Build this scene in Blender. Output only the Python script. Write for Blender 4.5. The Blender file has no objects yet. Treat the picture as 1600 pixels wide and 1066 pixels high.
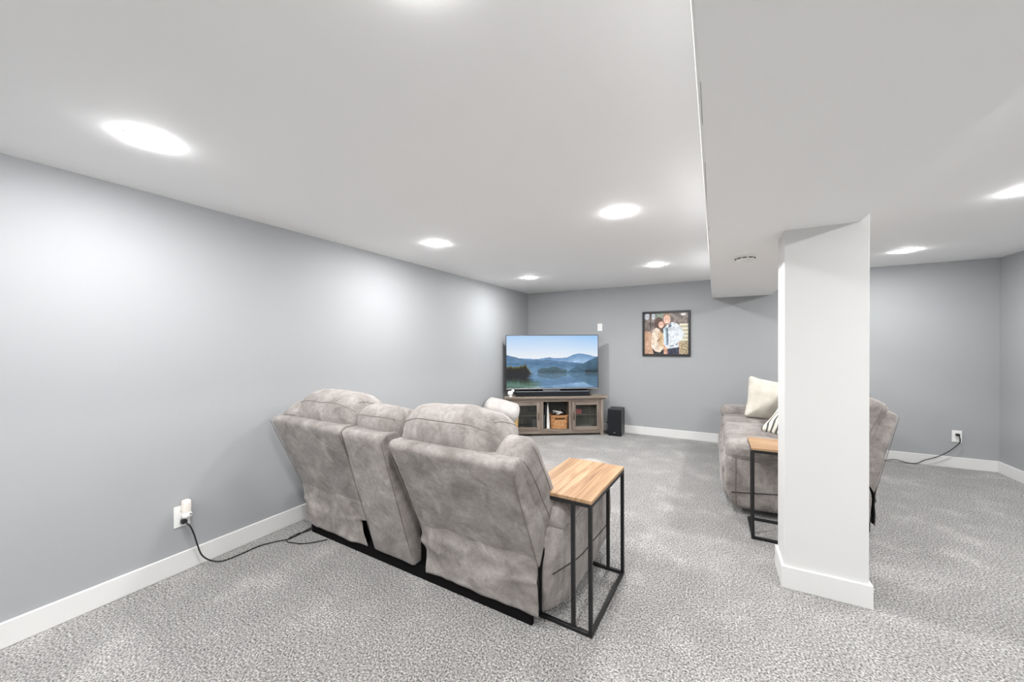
import bpy, bmesh, math, random
import numpy as np
from mathutils import Vector, Matrix, noise

random.seed(7)
np.random.seed(7)
scene = bpy.context.scene
COL = scene.collection
PI = math.pi

# ------------------------------------------------------------------ camera
CAM_F = 577.659          # focal length in pixels of a 1600 px wide frame
CAM_YAW, CAM_PITCH, CAM_ROLL = 0.497121, -0.007547, -0.00493
CAM_H = 1.40064
_s, _c = math.sin(CAM_YAW), math.cos(CAM_YAW)
_F = Vector((-_s * math.cos(CAM_PITCH), _c * math.cos(CAM_PITCH), math.sin(CAM_PITCH)))
_R0 = Vector((_c, _s, 0.0)); _U0 = _R0.cross(_F)
_R = _R0 * math.cos(CAM_ROLL) + _U0 * math.sin(CAM_ROLL)
_U = -_R0 * math.sin(CAM_ROLL) + _U0 * math.cos(CAM_ROLL)
cam_data = bpy.data.cameras.new('camera')
cam = bpy.data.objects.new('camera', cam_data); COL.objects.link(cam)
cam.matrix_world = Matrix(((_R.x, _U.x, -_F.x, 0), (_R.y, _U.y, -_F.y, 0), (_R.z, _U.z, -_F.z, CAM_H), (0, 0, 0, 1)))
cam_data.sensor_fit = 'HORIZONTAL'; cam_data.sensor_width = 36.0
cam_data.lens = CAM_F * 36.0 / 1600.0
cam_data.shift_y = (542.451 - 533.0) / 1600.0
cam_data.clip_start = 0.02
scene.camera = cam

# ------------------------------------------------------------------ world, exposure
world = bpy.data.worlds.new('world'); scene.world = world; world.use_nodes = True
world.node_tree.nodes['Background'].inputs[0].default_value = (0.6, 0.62, 0.65, 1)
world.node_tree.nodes['Background'].inputs[1].default_value = 0.2
vs = scene.view_settings
vs.view_transform = 'Standard'; vs.look = 'None'; vs.gamma = 1.0; vs.use_curve_mapping = False
vs.exposure = 0.22
LAMP_STRENGTH = 455.0     # emission of the ceiling lamps' diffusers
scene.cycles.use_denoising = True
scene.cycles.diffuse_bounces = 8
scene.cycles.max_bounces = 12
scene.cycles.sample_clamp_indirect = 6.0

# ------------------------------------------------------------------ helpers
def lin(c):
    return tuple(((v / 255.0) / 12.92 if v / 255.0 <= 0.04045 else ((v / 255.0 + 0.055) / 1.055) ** 2.4) for v in c)

def new_mat(name, col=(0.5, 0.5, 0.5), rough=0.6, metal=0.0, spec=0.5):
    m = bpy.data.materials.new(name); m.use_nodes = True
    b = m.node_tree.nodes['Principled BSDF']
    b.inputs['Base Color'].default_value = (*col, 1)
    b.inputs['Roughness'].default_value = rough
    b.inputs['Metallic'].default_value = metal
    b.inputs['Specular IOR Level'].default_value = spec
    return m

def nd(m, t, **kw):
    n = m.node_tree.nodes.new(t)
    for k, v in kw.items():
        if k in n.inputs: n.inputs[k].default_value = v
        else: setattr(n, k, v)
    return n

def lk(m, a, b): m.node_tree.links.new(a, b)

def coords(m, scale=(1, 1, 1), kind='Object'):
    t = nd(m, 'ShaderNodeTexCoord'); mp = nd(m, 'ShaderNodeMapping')
    mp.inputs['Scale'].default_value = scale
    lk(m, t.outputs[kind], mp.inputs['Vector']); return mp.outputs['Vector']

def ramp(m, fac, stops):
    r = nd(m, 'ShaderNodeValToRGB'); e = r.color_ramp.elements
    while len(e) < len(stops): e.new(0.5)
    for el, (p, c) in zip(e, stops):
        el.position = p; el.color = (*c, 1) if len(c) == 3 else c
    lk(m, fac, r.inputs['Fac']); return r.outputs['Color']

def bump(m, height, strength=0.3, dist=0.01):
    b = nd(m, 'ShaderNodeBump'); b.inputs['Strength'].default_value = strength; b.inputs['Distance'].default_value = dist
    lk(m, height, b.inputs['Height'])
    lk(m, b.outputs['Normal'], m.node_tree.nodes['Principled BSDF'].inputs['Normal']); return b

def g3(v): return (v, v, v)

# ------------------------------------------------------------------ materials
M = {}
def build_materials():
    # grey eggshell wall paint
    m = new_mat('grey_paint', lin((165, 167, 169)), 0.5, spec=0.22); M['paint'] = m
    n = nd(m, 'ShaderNodeTexNoise', Scale=3.0, Detail=3.0); lk(m, coords(m), n.inputs['Vector'])
    c = ramp(m, n.outputs['Fac'], [(0.3, g3(0.46)), (0.7, g3(0.60))])
    lk(m, c, m.node_tree.nodes['Principled BSDF'].inputs['Roughness'])
    n2 = nd(m, 'ShaderNodeTexNoise', Scale=220.0, Detail=2.0); lk(m, coords(m), n2.inputs['Vector'])
    bump(m, n2.outputs['Fac'], 0.08, 0.002)
    # white ceiling paint
    m = new_mat('ceiling_paint', lin((247, 247, 247)), 0.75, spec=0.25); M['ceil'] = m
    n2 = nd(m, 'ShaderNodeTexNoise', Scale=180.0, Detail=2.0); lk(m, coords(m), n2.inputs['Vector'])
    bump(m, n2.outputs['Fac'], 0.06, 0.002)
    M['colpaint'] = new_mat('column_paint', lin((219, 219, 218)), 0.5, spec=0.3)
    M['base'] = new_mat('baseboard_white', lin((226, 226, 225)), 0.35, spec=0.4)
    M['bead'] = new_mat('corner_bead', lin((244, 244, 242)), 0.35)
    M['beadgap'] = new_mat('paint_gap', lin((130, 130, 126)), 0.7)
    # flecked loop carpet
    m = new_mat('carpet', (0.4, 0.4, 0.4), 0.95, spec=0.05); M['carpet'] = m
    co = coords(m)
    v = nd(m, 'ShaderNodeTexNoise', Scale=112.0, Detail=3.0, Roughness=0.7); lk(m, co, v.inputs['Vector'])
    c1 = ramp(m, v.outputs['Fac'], [(0.34, lin((58, 56, 55))), (0.45, lin((146, 144, 142))), (0.55, lin((190, 188, 186))), (0.66, lin((240, 239, 237)))])
    p = nd(m, 'ShaderNodeTexNoise', Scale=3.6, Detail=4.5, Roughness=0.62); lk(m, co, p.inputs['Vector'])
    c2 = ramp(m, p.outputs['Fac'], [(0.36, g3(0.79)), (0.54, g3(0.87)), (0.68, g3(1.07))])
    mx = nd(m, 'ShaderNodeMix', data_type='RGBA', blend_type='MULTIPLY'); mx.inputs[0].default_value = 1.0
    lk(m, c1, mx.inputs[6]); lk(m, c2, mx.inputs[7])
    lk(m, mx.outputs[2], m.node_tree.nodes['Principled BSDF'].inputs['Base Color'])
    m.node_tree.nodes['Principled BSDF'].inputs['Sheen Weight'].default_value = 0.15
    vo = nd(m, 'ShaderNodeTexVoronoi', Scale=120.0); lk(m, co, vo.inputs['Vector'])
    ad = nd(m, 'ShaderNodeMath', operation='SUBTRACT'); lk(m, v.outputs['Fac'], ad.inputs[0]); lk(m, vo.outputs['Distance'], ad.inputs[1])
    bump(m, ad.outputs[0], 0.7, 0.012)
    # brushed taupe microsuede
    m = new_mat('suede', (0.3, 0.28, 0.27), 0.85, spec=0.15); M['suede'] = m
    co = coords(m)
    a = nd(m, 'ShaderNodeTexNoise', Scale=6.5, Detail=7.0, Roughness=0.66, Distortion=0.6); lk(m, co, a.inputs['Vector'])
    c1 = ramp(m, a.outputs['Fac'], [(0.34, lin((121, 115, 111))), (0.46, lin((139, 133, 129))), (0.55, lin((150, 144, 140))), (0.66, lin((165, 159, 155)))])
    b2 = nd(m, 'ShaderNodeTexNoise', Scale=38.0, Detail=6.0, Roughness=0.75, Distortion=0.8); lk(m, co, b2.inputs['Vector'])
    c2 = ramp(m, b2.outputs['Fac'], [(0.3, g3(0.82)), (0.7, g3(1.16))])
    mx = nd(m, 'ShaderNodeMix', data_type='RGBA', blend_type='MULTIPLY'); mx.inputs[0].default_value = 1.0
    lk(m, c1, mx.inputs[6]); lk(m, c2, mx.inputs[7])
    bs = m.node_tree.nodes['Principled BSDF']
    lk(m, mx.outputs[2], bs.inputs['Base Color'])
    bs.inputs['Sheen Weight'].default_value = 0.22; bs.inputs['Sheen Roughness'].default_value = 0.45
    w = nd(m, 'ShaderNodeTexNoise', Scale=14.0, Detail=4.0, Distortion=1.2); lk(m, co, w.inputs['Vector'])
    bump(m, w.outputs['Fac'], 0.25, 0.02)
    M['seam'] = new_mat('seam_thread', lin((118, 110, 105)), 0.85, spec=0.1)
    M['lining'] = new_mat('black_lining', lin((22, 21, 22)), 0.95, spec=0.05)
    M['black_metal'] = new_mat('black_metal', lin((30, 30, 31)), 0.45, spec=0.4)
    M['black_plastic'] = new_mat('black_plastic', lin((32, 33, 36)), 0.42)
    M['black_gloss'] = new_mat('black_gloss', lin((16, 16, 18)), 0.15)
    M['dark_cloth'] = new_mat('speaker_cloth', lin((38, 40, 43)), 0.9, spec=0.1)
    M['bar_top'] = new_mat('bar_top', lin((104, 106, 110)), 0.4)
    M['silver'] = new_mat('silver', lin((196, 198, 200)), 0.3, metal=0.7)
    M['white_plastic'] = new_mat('white_plastic', lin((240, 240, 238)), 0.35)
    M['grey_plastic'] = new_mat('grey_plastic', lin((120, 120, 122)), 0.5)
    M['cream_plastic'] = new_mat('cream_plastic', lin((243, 236, 228)), 0.4)
    M['slot'] = new_mat('slot_dark', lin((45, 45, 45)), 0.7)
    M['red'] = new_mat('red_card', lin((206, 92, 92)), 0.6)
    M['blue_card'] = new_mat('navy_plastic', lin((34, 40, 58)), 0.4)
    M['paper'] = new_mat('grey_paper', lin((176, 170, 168)), 0.7)
    M['cable'] = new_mat('cable_black', lin((26, 26, 27)), 0.5)
    M['cable_white'] = new_mat('cable_white', lin((228, 228, 226)), 0.5)
    M['inner'] = new_mat('cabinet_back', lin((92, 94, 92)), 0.8)
    # lamps
    m = new_mat('lamp_diffuser', (1, 1, 1), 0.5); M['lamp'] = m
    bs = m.node_tree.nodes['Principled BSDF']
    bs.inputs['Emission Color'].default_value = (1.0, 0.995, 0.992, 1); bs.inputs['Emission Strength'].default_value = LAMP_STRENGTH
    # woods
    def wood(name, stops, axis, sc=1.0, rough=0.6, seedv=0.0):
        m = new_mat(name, (0.3, 0.25, 0.2), rough, spec=0.3)
        s = [26 * sc, 26 * sc, 26 * sc]; s[axis] = 1.6 * sc
        mp = coords(m, tuple(s))
        mp.node.inputs['Location'].default_value = (seedv, seedv * 1.7, seedv * 0.6)
        n = nd(m, 'ShaderNodeTexNoise', Scale=1.0, Detail=6.0, Roughness=0.65, Distortion=0.8); lk(m, mp, n.inputs['Vector'])
        c = ramp(m, n.outputs['Fac'], stops)
        lk(m, c, m.node_tree.nodes['Principled BSDF'].inputs['Base Color'])
        bump(m, n.outputs['Fac'], 0.15, 0.003)
        return m
    gw = [(0.28, lin((88, 78, 70))), (0.45, lin((124, 112, 102))), (0.58, lin((146, 134, 123))), (0.72, lin((168, 157, 146)))]
    M['wood_x'] = wood('weathered_wood_x', gw, 0); M['wood_z'] = wood('weathered_wood_z', gw, 2)
    for k in range(5):
        f = [(1.0, 1.0, 1.0), (0.93, 0.9, 0.87), (1.05, 1.05, 1.05), (0.96, 0.95, 0.93), (0.86, 0.82, 0.78)][k]
        ow = [(p, tuple(a * b for a, b in zip(lin(c), f))) for p, c in
              [(0.26, (104, 78, 55)), (0.40, (154, 121, 90)), (0.55, (179, 147, 114)), (0.75, (197, 168, 136))]]
        M['oak%d' % k] = wood('oak_%d' % k, ow, 0, 0.8, 0.45, 3.1 * k)
    # woven fibres
    def fibre(name, stops):
        m = new_mat(name, (0.5, 0.4, 0.2), 0.7, spec=0.2)
        n = nd(m, 'ShaderNodeTexNoise', Scale=60.0, Detail=3.0); lk(m, coords(m), n.inputs['Vector'])
        lk(m, ramp(m, n.outputs['Fac'], stops), m.node_tree.nodes['Principled BSDF'].inputs['Base Color']); return m
    M['straw'] = fibre('straw', [(0.3, lin((176, 132, 66))), (0.5, lin((222, 184, 116))), (0.7, lin((240, 212, 158)))])
    M['wicker'] = fibre('wicker', [(0.3, lin((150, 100, 62))), (0.5, lin((192, 142, 98))), (0.7, lin((214, 172, 128)))])
    # cream cushion cloth
    def cloth(name, c0, c1, sc=900):
        m = new_mat(name, c0, 0.9, spec=0.1)
        n = nd(m, 'ShaderNodeTexNoise', Scale=9.0, Detail=5.0); lk(m, coords(m), n.inputs['Vector'])
        lk(m, ramp(m, n.outputs['Fac'], [(0.3, c0), (0.7, c1)]), m.node_tree.nodes['Principled BSDF'].inputs['Base Color'])
        n2 = nd(m, 'ShaderNodeTexNoise', Scale=40.0, Detail=4.0, Distortion=1.0); lk(m, coords(m), n2.inputs['Vector'])
        bump(m, n2.outputs['Fac'], 0.2, 0.008)
        m.node_tree.nodes['Principled BSDF'].inputs['Sheen Weight'].default_value = 0.3
        return m
    M['cream_cloth'] = cloth('cream_cloth', lin((196, 190, 178)), lin((216, 211, 200)))
    M['pale_grey_cloth'] = cloth('pale_grey_cloth', lin((178, 172, 168)), lin((200, 196, 192)))
    # cream cushion with dark zigzag print
    m = cloth('printed_cloth', lin((214, 208, 196)), lin((228, 223, 212))); M['print_cloth'] = m
    w = nd(m, 'ShaderNodeTexWave', Scale=7.0, Distortion=2.5, Detail=1.0); w.bands_direction = 'X'; lk(m, coords(m), w.inputs['Vector'])
    c = ramp(m, w.outputs['Fac'], [(0.62, lin((222, 217, 205))), (0.72, lin((92, 92, 88)))])
    lk(m, c, m.node_tree.nodes['Principled BSDF'].inputs['Base Color'])
    # cabinet glass: thin clear pane
    m = bpy.data.materials.new('cabinet_glass'); m.use_nodes = True; nt = m.node_tree
    nt.nodes.remove(nt.nodes['Principled BSDF'])
    out = nt.nodes['Material Output']
    tr = nt.nodes.new('ShaderNodeBsdfTransparent'); tr.inputs[0].default_value = (0.90, 0.94, 0.93, 1)
    gl = nt.nodes.new('ShaderNodeBsdfGlossy'); gl.inputs['Roughness'].default_value = 0.06
    fr = nt.nodes.new('ShaderNodeFresnel'); fr.inputs['IOR'].default_value = 1.5
    mx = nt.nodes.new('ShaderNodeMixShader')
    nt.links.new(fr.outputs[0], mx.inputs[0]); nt.links.new(tr.outputs[0], mx.inputs[1]); nt.links.new(gl.outputs[0], mx.inputs[2])
    nt.links.new(mx.outputs[0], out.inputs['Surface']); M['glass'] = m
    # printed / displayed pictures: colours stored on the mesh
    def colmat(name, emit):
        m = new_mat(name, (0.5, 0.5, 0.5), 0.35 if not emit else 0.2)
        at = nd(m, 'ShaderNodeAttribute', attribute_name='picture')
        bs = m.node_tree.nodes['Principled BSDF']
        if emit:
            bs.inputs['Base Color'].default_value = (0.01, 0.01, 0.012, 1)
            lk(m, at.outputs['Color'], bs.inputs['Emission Color']); bs.inputs['Emission Strength'].default_value = emit
        else:
            lk(m, at.outputs['Color'], bs.inputs['Base Color'])
        return m
    M['screen'] = colmat('screen_picture', 0.82)
    M['print'] = colmat('photo_print', 0)
build_materials()

# ------------------------------------------------------------------ mesh tools
def mesh_obj(name, verts, faces, mat, parent=None, smooth=True):
    me = bpy.data.meshes.new(name)
    me.from_pydata([tuple(map(float, v)) for v in verts], [], [list(map(int, f)) for f in faces])
    bm = bmesh.new(); bm.from_mesh(me); bmesh.ops.recalc_face_normals(bm, faces=bm.faces); bm.to_mesh(me); bm.free()
    if smooth: me.polygons.foreach_set('use_smooth', [True] * len(me.polygons))
    me.materials.append(mat)
    o = bpy.data.objects.new(name, me); COL.objects.link(o)
    if parent is not None: o.parent = parent
    return o

def thing(name, label, cat, loc=(0, 0, 0), rotz=0.0, group=None):
    o = bpy.data.objects.new(name, None); COL.objects.link(o)
    o.empty_display_size = 0.1
    o.location = loc; o.rotation_euler = (0, 0, rotz)
    return tag(o, label, cat, group)

def tag(o, label, cat, group=None):
    o['label'] = label; o['category'] = cat
    if group: o['group'] = group
    return o

def struct(o, label=None):
    o['kind'] = 'structure'
    if label: o['label'] = label
    return o

def bm_box(bm, lo, hi, bev=0.0, seg=2):
    lo, hi = Vector(lo), Vector(hi)
    r = bmesh.ops.create_cube(bm, size=1.0)
    for v in r['verts']:
        v.co = Vector(((v.co.x + .5) * (hi.x - lo.x) + lo.x, (v.co.y + .5) * (hi.y - lo.y) + lo.y, (v.co.z + .5) * (hi.z - lo.z) + lo.z))
    if bev > 0:
        es = list({e for v in r['verts'] for e in v.link_edges})
        bmesh.ops.bevel(bm, geom=es, offset=bev, segments=seg, profile=0.5, affect='EDGES')

def box(name, lo, hi, mat, parent=None, bev=0.0, seg=2):
    bm = bmesh.new(); bm_box(bm, lo, hi, bev, seg)
    me = bpy.data.meshes.new(name); bm.to_mesh(me); bm.free()
    me.materials.append(mat)
    o = bpy.data.objects.new(name, me); COL.objects.link(o)
    if parent is not None: o.parent = parent
    return o

def prism(name, poly, z0, z1, mat, parent=None, bev=0.0):
    """polygon in x,y extruded from z0 to z1"""
    bm = bmesh.new()
    vs_ = [bm.verts.new((x, y, z0)) for x, y in poly]
    f = bm.faces.new(vs_)
    r = bmesh.ops.extrude_face_region(bm, geom=[f])
    for g in r['geom']:
        if isinstance(g, bmesh.types.BMVert): g.co.z = z1
    bmesh.ops.recalc_face_normals(bm, faces=bm.faces)
    if bev: bmesh.ops.bevel(bm, geom=list(bm.edges), offset=bev, segments=2, profile=0.5, affect='EDGES')
    me = bpy.data.meshes.new(name); bm.to_mesh(me); bm.free(); me.materials.append(mat)
    o = bpy.data.objects.new(name, me); COL.objects.link(o)
    if parent is not None: o.parent = parent
    return o

def smooth_path(pts, n=8, closed=False):
    P = [Vector(p) for p in pts]; out = []
    m = len(P); rng = m if closed else m - 1
    for i in range(rng):
        p0 = P[(i - 1) % m] if closed or i > 0 else P[0]
        p1, p2 = P[i], P[(i + 1) % m]
        p3 = P[(i + 2) % m] if closed or i + 2 < m else P[-1]
        for k in range(n):
            t = k / n
            out.append(0.5 * ((2 * p1) + (-p0 + p2) * t + (2 * p0 - 5 * p1 + 4 * p2 - p3) * t * t + (-p0 + 3 * p1 - 3 * p2 + p3) * t ** 3))
    if not closed: out.append(P[-1])
    return out

def tube_geo(path, r, sides=6, closed=False):
    path = [Vector(p) for p in path]; n = len(path); V = []; Fc = []
    up = Vector((0, 0, 1)); prev = None
    for i, p in enumerate(path):
        a = path[(i - 1) % n] if closed or i > 0 else path[0]
        b = path[(i + 1) % n] if closed or i < n - 1 else path[-1]
        t = (b - a)
        t = t.normalized() if t.length > 1e-9 else Vector((1, 0, 0))
        if prev is None:
            x = t.cross(up) if abs(t.z) < 0.95 else t.cross(Vector((1, 0, 0)))
        else: x = prev - t * prev.dot(t)
        x.normalize(); prev = x.copy(); y = t.cross(x)
        for k in range(sides):
            a_ = 2 * PI * k / sides
            V.append(p + (x * math.cos(a_) + y * math.sin(a_)) * r)
    for i in range(n if closed else n - 1):
        for k in range(sides):
            a_, b_ = i * sides + k, i * sides + (k + 1) % sides
            j = (i + 1) % n
            Fc.append((a_, b_, j * sides + (k + 1) % sides, j * sides + k))
    if not closed:
        Fc.append(tuple(range(sides))[::-1]); Fc.append(tuple((n - 1) * sides + k for k in range(sides)))
    return V, Fc

def tube(name, path, r, mat, parent=None, sides=6, closed=False):
    V, Fc = tube_geo(path, r, sides, closed)
    return mesh_obj(name, V, Fc, mat, parent)

def lathe(name, prof, mat, parent=None, n=40, close=True):
    V = []; Fc = []
    for (r, z) in prof:
        for k in range(n):
            a = 2 * PI * k / n; V.append((r * math.cos(a), r * math.sin(a), z))
    m = len(prof)
    for i in range(m - 1):
        for k in range(n):
            Fc.append((i * n + k, i * n + (k + 1) % n, (i + 1) * n + (k + 1) % n, (i + 1) * n + k))
    if close:
        if prof[0][0] > 1e-6: Fc.append(tuple(range(n)))
        if prof[-1][0] > 1e-6: Fc.append(tuple((m - 1) * n + k for k in range(n)))
    return mesh_obj(name, V, Fc, mat, parent)

def fnoise(p, scale, octv=3):
    return noise.fractal(Vector(p) * scale, 1.0, 2.0, octv) if octv > 1 else noise.noise(Vector(p) * scale)

class Soft:
    """a rounded, puffed box: cube coordinates in [-1,1]^3 -> local point"""
    def __init__(s, half, r, puff=(0, 0, 0), deform=None):
        s.h = np.array(half, float); s.r = r; s.puff = puff; s.deform = deform
    def surf(s, q):
        q = np.asarray(q, float).reshape(-1, 3); p = q * s.h
        core = np.clip(p, -(s.h - s.r), s.h - s.r)
        d = p - core; L = np.linalg.norm(d, axis=1, keepdims=True); L[L < 1e-9] = 1
        p = core + d / L * s.r
        u = p / s.h; f = 1 - np.clip(u, -1, 1) ** 2
        out = p.copy()
        for ax in range(3):
            if s.puff[ax]:
                o1, o2 = [k for k in range(3) if k != ax]
                out[:, ax] += s.puff[ax] * u[:, ax] * np.sqrt(np.clip(f[:, o1] * f[:, o2], 0, 1))
        return s.deform(out) if s.deform else out
    def mesh(s, n):
        nx, ny, nz = n
        idx = {}; V = []; Fc = []
        def grid(k):
            # denser near the borders
            t = np.linspace(-1, 1, k + 1); return np.sign(t) * (1 - (1 - np.abs(t)) ** 1.5)
        gx, gy, gz = grid(nx), grid(ny), grid(nz)
        def vid(i, j, k):
            if (i, j, k) not in idx: idx[(i, j, k)] = len(V); V.append((gx[i], gy[j], gz[k]))
            return idx[(i, j, k)]
        for k in (0, nz):
            for i in range(nx):
                for j in range(ny): Fc.append((vid(i, j, k), vid(i + 1, j, k), vid(i + 1, j + 1, k), vid(i, j + 1, k)))
        for j in (0, ny):
            for i in range(nx):
                for k in range(nz): Fc.append((vid(i, j, k), vid(i + 1, j, k), vid(i + 1, j, k + 1), vid(i, j, k + 1)))
        for i in (0, nx):
            for j in range(ny):
                for k in range(nz): Fc.append((vid(i, j, k), vid(i, j + 1, k), vid(i, j + 1, k + 1), vid(i, j, k + 1)))
        return s.surf(V), Fc

def soft(name, half, r, mat, parent, puff=(0, 0, 0), n=(14, 10, 10), loc=(0, 0, 0), rot=(0, 0, 0), wr=0.0, wsc=6.0, shape=None, seams=(), seed=0.0, seam_r=0.0022):
    """soft cushion; seams are lists of cube-coordinate points; baked at loc/rot in the parent's space"""
    Rm = np.array(Matrix.Rotation(rot[2], 3, 'Z') @ Matrix.Rotation(rot[1], 3, 'Y') @ Matrix.Rotation(rot[0], 3, 'X'))
    c0 = np.array(loc, float)
    def deform(p):
        p = p.copy()
        if shape: p = shape(p)
        if wr:
            for i in range(len(p)):
                v = Vector(p[i]) + Vector((seed, seed * 2.3, seed * 0.7))
                nv = noise.noise_vector(v * wsc) * wr + noise.noise_vector(v * wsc * 2.6) * wr * 0.45
                p[i] += np.array(nv)
        return p @ Rm.T + c0
    S = Soft(half, r, puff, deform)
    V, Fc = S.mesh(n)
    o = mesh_obj(name, V, Fc, mat, parent)
    for sm in seams:
        pts = S.surf(sm); ctr = c0
        tube('seam', [Vector(p) for p in pts], seam_r, M['seam'], o, 5)
    return o

def line3(a, b, n=16): return [tuple(np.array(a) * (1 - t) + np.array(b) * t) for t in np.linspace(0, 1, n)]

def round_poly(P, r, k=4):
    """round the corners of a closed 2-D polygon"""
    out = []; n = len(P)
    for i in range(n):
        p0, p1, p2 = np.array(P[i - 1]), np.array(P[i]), np.array(P[(i + 1) % n])
        rr = min(r, 0.45 * np.linalg.norm(p0 - p1), 0.45 * np.linalg.norm(p2 - p1))
        a = p1 + (p0 - p1) / np.linalg.norm(p0 - p1) * rr; b = p1 + (p2 - p1) / np.linalg.norm(p2 - p1) * rr
        for t in np.linspace(0, 1, k + 1): out.append((1 - t) ** 2 * a + 2 * t * (1 - t) * p1 + t * t * b)
    return np.array(out)

def resample(P, m):
    Q = np.vstack([P, P[:1]]); d = np.r_[0, np.cumsum(np.linalg.norm(np.diff(Q, axis=0), axis=1))]
    t = np.linspace(0, d[-1], m + 1)[:-1]
    return np.c_[np.interp(t, d, Q[:, 0]), np.interp(t, d, Q[:, 1])]

def loft(name, prof, x0, x1, mat, parent, r=0.02, nx=24, m=72, disp=None, corner=0.03):
    """side profile (y,z) carried from x0 to x1 with rounded ends; disp(point)->offset vector"""
    P = resample(round_poly(prof, corner), m)
    T = np.roll(P, -1, 0) - np.roll(P, 1, 0); T /= np.linalg.norm(T, axis=1, keepdims=True)
    area = 0.5 * np.sum(P[:, 0] * np.roll(P[:, 1], -1) - np.roll(P[:, 0], -1) * P[:, 1])
    N = np.c_[-T[:, 1], T[:, 0]] * (1 if area > 0 else -1)       # inward
    xs = [x0 + r * (1 - math.cos(a)) for a in np.linspace(0, PI / 2, 4)] + list(np.linspace(x0 + r, x1 - r, nx)[1:-1]) + [x1 - r * (1 - math.cos(a)) for a in np.linspace(PI / 2, 0, 4)]
    V = []; Fc = []
    for x in xs:
        t = min(x - x0, x1 - x); ins = r - math.sqrt(max(0, r * r - (r - t) ** 2)) if t < r else 0.0
        for p in P + N * ins: V.append((x, p[0], p[1]))
    k = len(xs)
    for i in range(k - 1):
        for j in range(m):
            Fc.append((i * m + j, i * m + (j + 1) % m, (i + 1) * m + (j + 1) % m, (i + 1) * m + j))
    c = P.mean(0)
    for i, x in ((0, x0), (k - 1, x1)):
        prev = [i * m + j for j in range(m)]; outline = [V[q] for q in prev]
        for sc in (0.9, 0.78, 0.64, 0.48, 0.32, 0.16):
            ring = []
            for q in outline:
                V.append((x, c[0] + (q[1] - c[0]) * sc, c[1] + (q[2] - c[1]) * sc)); ring.append(len(V) - 1)
            for j in range(m): Fc.append((prev[j], prev[(j + 1) % m], ring[(j + 1) % m], ring[j]))
            prev = ring
        V.append((x, c[0], c[1])); ci = len(V) - 1
        for j in range(m): Fc.append((ci, prev[j], prev[(j + 1) % m]))
    if disp:
        V = [tuple(Vector(v) + disp(Vector(v))) for v in V]
    return mesh_obj(name, V, Fc, mat, parent)

# ------------------------------------------------------------------ room dimensions (metres)
XL, XR, YB, YF, H = -2.903, 2.699, 5.961, -2.6, 2.30
SOF = 2.04               # underside of the boxed-in beam
W = 0.12

def room():
    struct(box('floor', (XL - W, YF - W, -0.1), (XR + W, YB + W, 0.0), M['carpet']), 'grey flecked carpet')
    struct(box('ceiling', (XL - W, YF - W, H), (XR + W, YB + W, H + 0.1), M['ceil']), 'white painted ceiling')
    struct(box('wall_left', (XL - W, YF - W, 0), (XL, YB + W, H), M['paint']), 'long grey wall with an outlet')
    struct(box('wall_back', (XL, YB, 0), (XR, YB + W, H), M['paint']), 'grey wall behind the television')
    struct(box('wall_right', (XR, YF - W, 0), (XR + W, YB + W, H), M['paint']), 'grey wall at the far right')
    struct(box('wall_front', (XL, YF - W, 0), (XR, YF, H), M['paint']), 'grey wall behind the viewer')
    bh, bt = 0.1213, 0.015
    def bb(name, lo, hi): return struct(box(name, lo, hi, M['base'], None, 0.003, 1), 'white baseboard')
    bb('baseboard_left', (XL, YF, 0), (XL + bt, YB, bh))
    bb('baseboard_back', (XL + bt, YB - bt, 0), (XR - bt, YB, bh))
    bb('baseboard_right', (XR - bt, YF, 0), (XR, YB, bh))
    bb('baseboard_front', (XL + bt, YF, 0), (XR - bt, YF + bt, bh))
    # boxed-in beam under the ceiling
    struct(prism('soffit', [(-0.052, YF), (0.684, YF), (0.684, YB), (0.0, YB)], SOF, H, M['ceil']), 'white boxed-in beam running along the ceiling')
    # plaster bead on the beam's lower left corner, with a few cracked paint gaps
    def ex(y): return -0.052 + (y - YF) / (YB - YF) * 0.052
    struct(tube('trim_1', [(ex(y) - 0.001, y, SOF) for y in np.linspace(YF, YB, 12)], 0.0035, M['bead'], None, 8), 'thin white corner bead along the beam')
    b = bmesh.new()
    for y0, y1 in ((1.02, 1.22), (1.48, 2.15), (2.3, 2.36), (2.6, 2.7)):
        bm_box(b, (ex(y0) + 0.0040, y0, SOF - 0.0004), (ex(y0) + 0.0052, y1, SOF + 0.001))
    me = bpy.data.meshes.new('trim_2'); b.to_mesh(me); b.free(); me.materials.append(M['beadgap'])
    o = bpy.data.objects.new('trim_2', me); COL.objects.link(o); struct(o, 'dark hairline crack beside the corner bead')
    # column
    cx0, cx1, cy0, cy1 = 0.360, 0.725, 2.60, 2.83
    col = struct(box('column', (cx0, cy0, 0), (cx1, cy1, H), M['colpaint'], None, 0.004, 2), 'white square column with a baseboard')
    t = 0.014
    b = bmesh.new()
    poly_o = [(cx0 - t, cy0 - t), (cx1 + t, cy0 - t), (cx1 + t, cy1 + t), (cx0 - t, cy1 + t)]
    struct(prism('baseboard_column', poly_o, 0, bh + 0.004, M['base'], None, 0.003), 'white baseboard around the column')
    b.free()
room()

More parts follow.
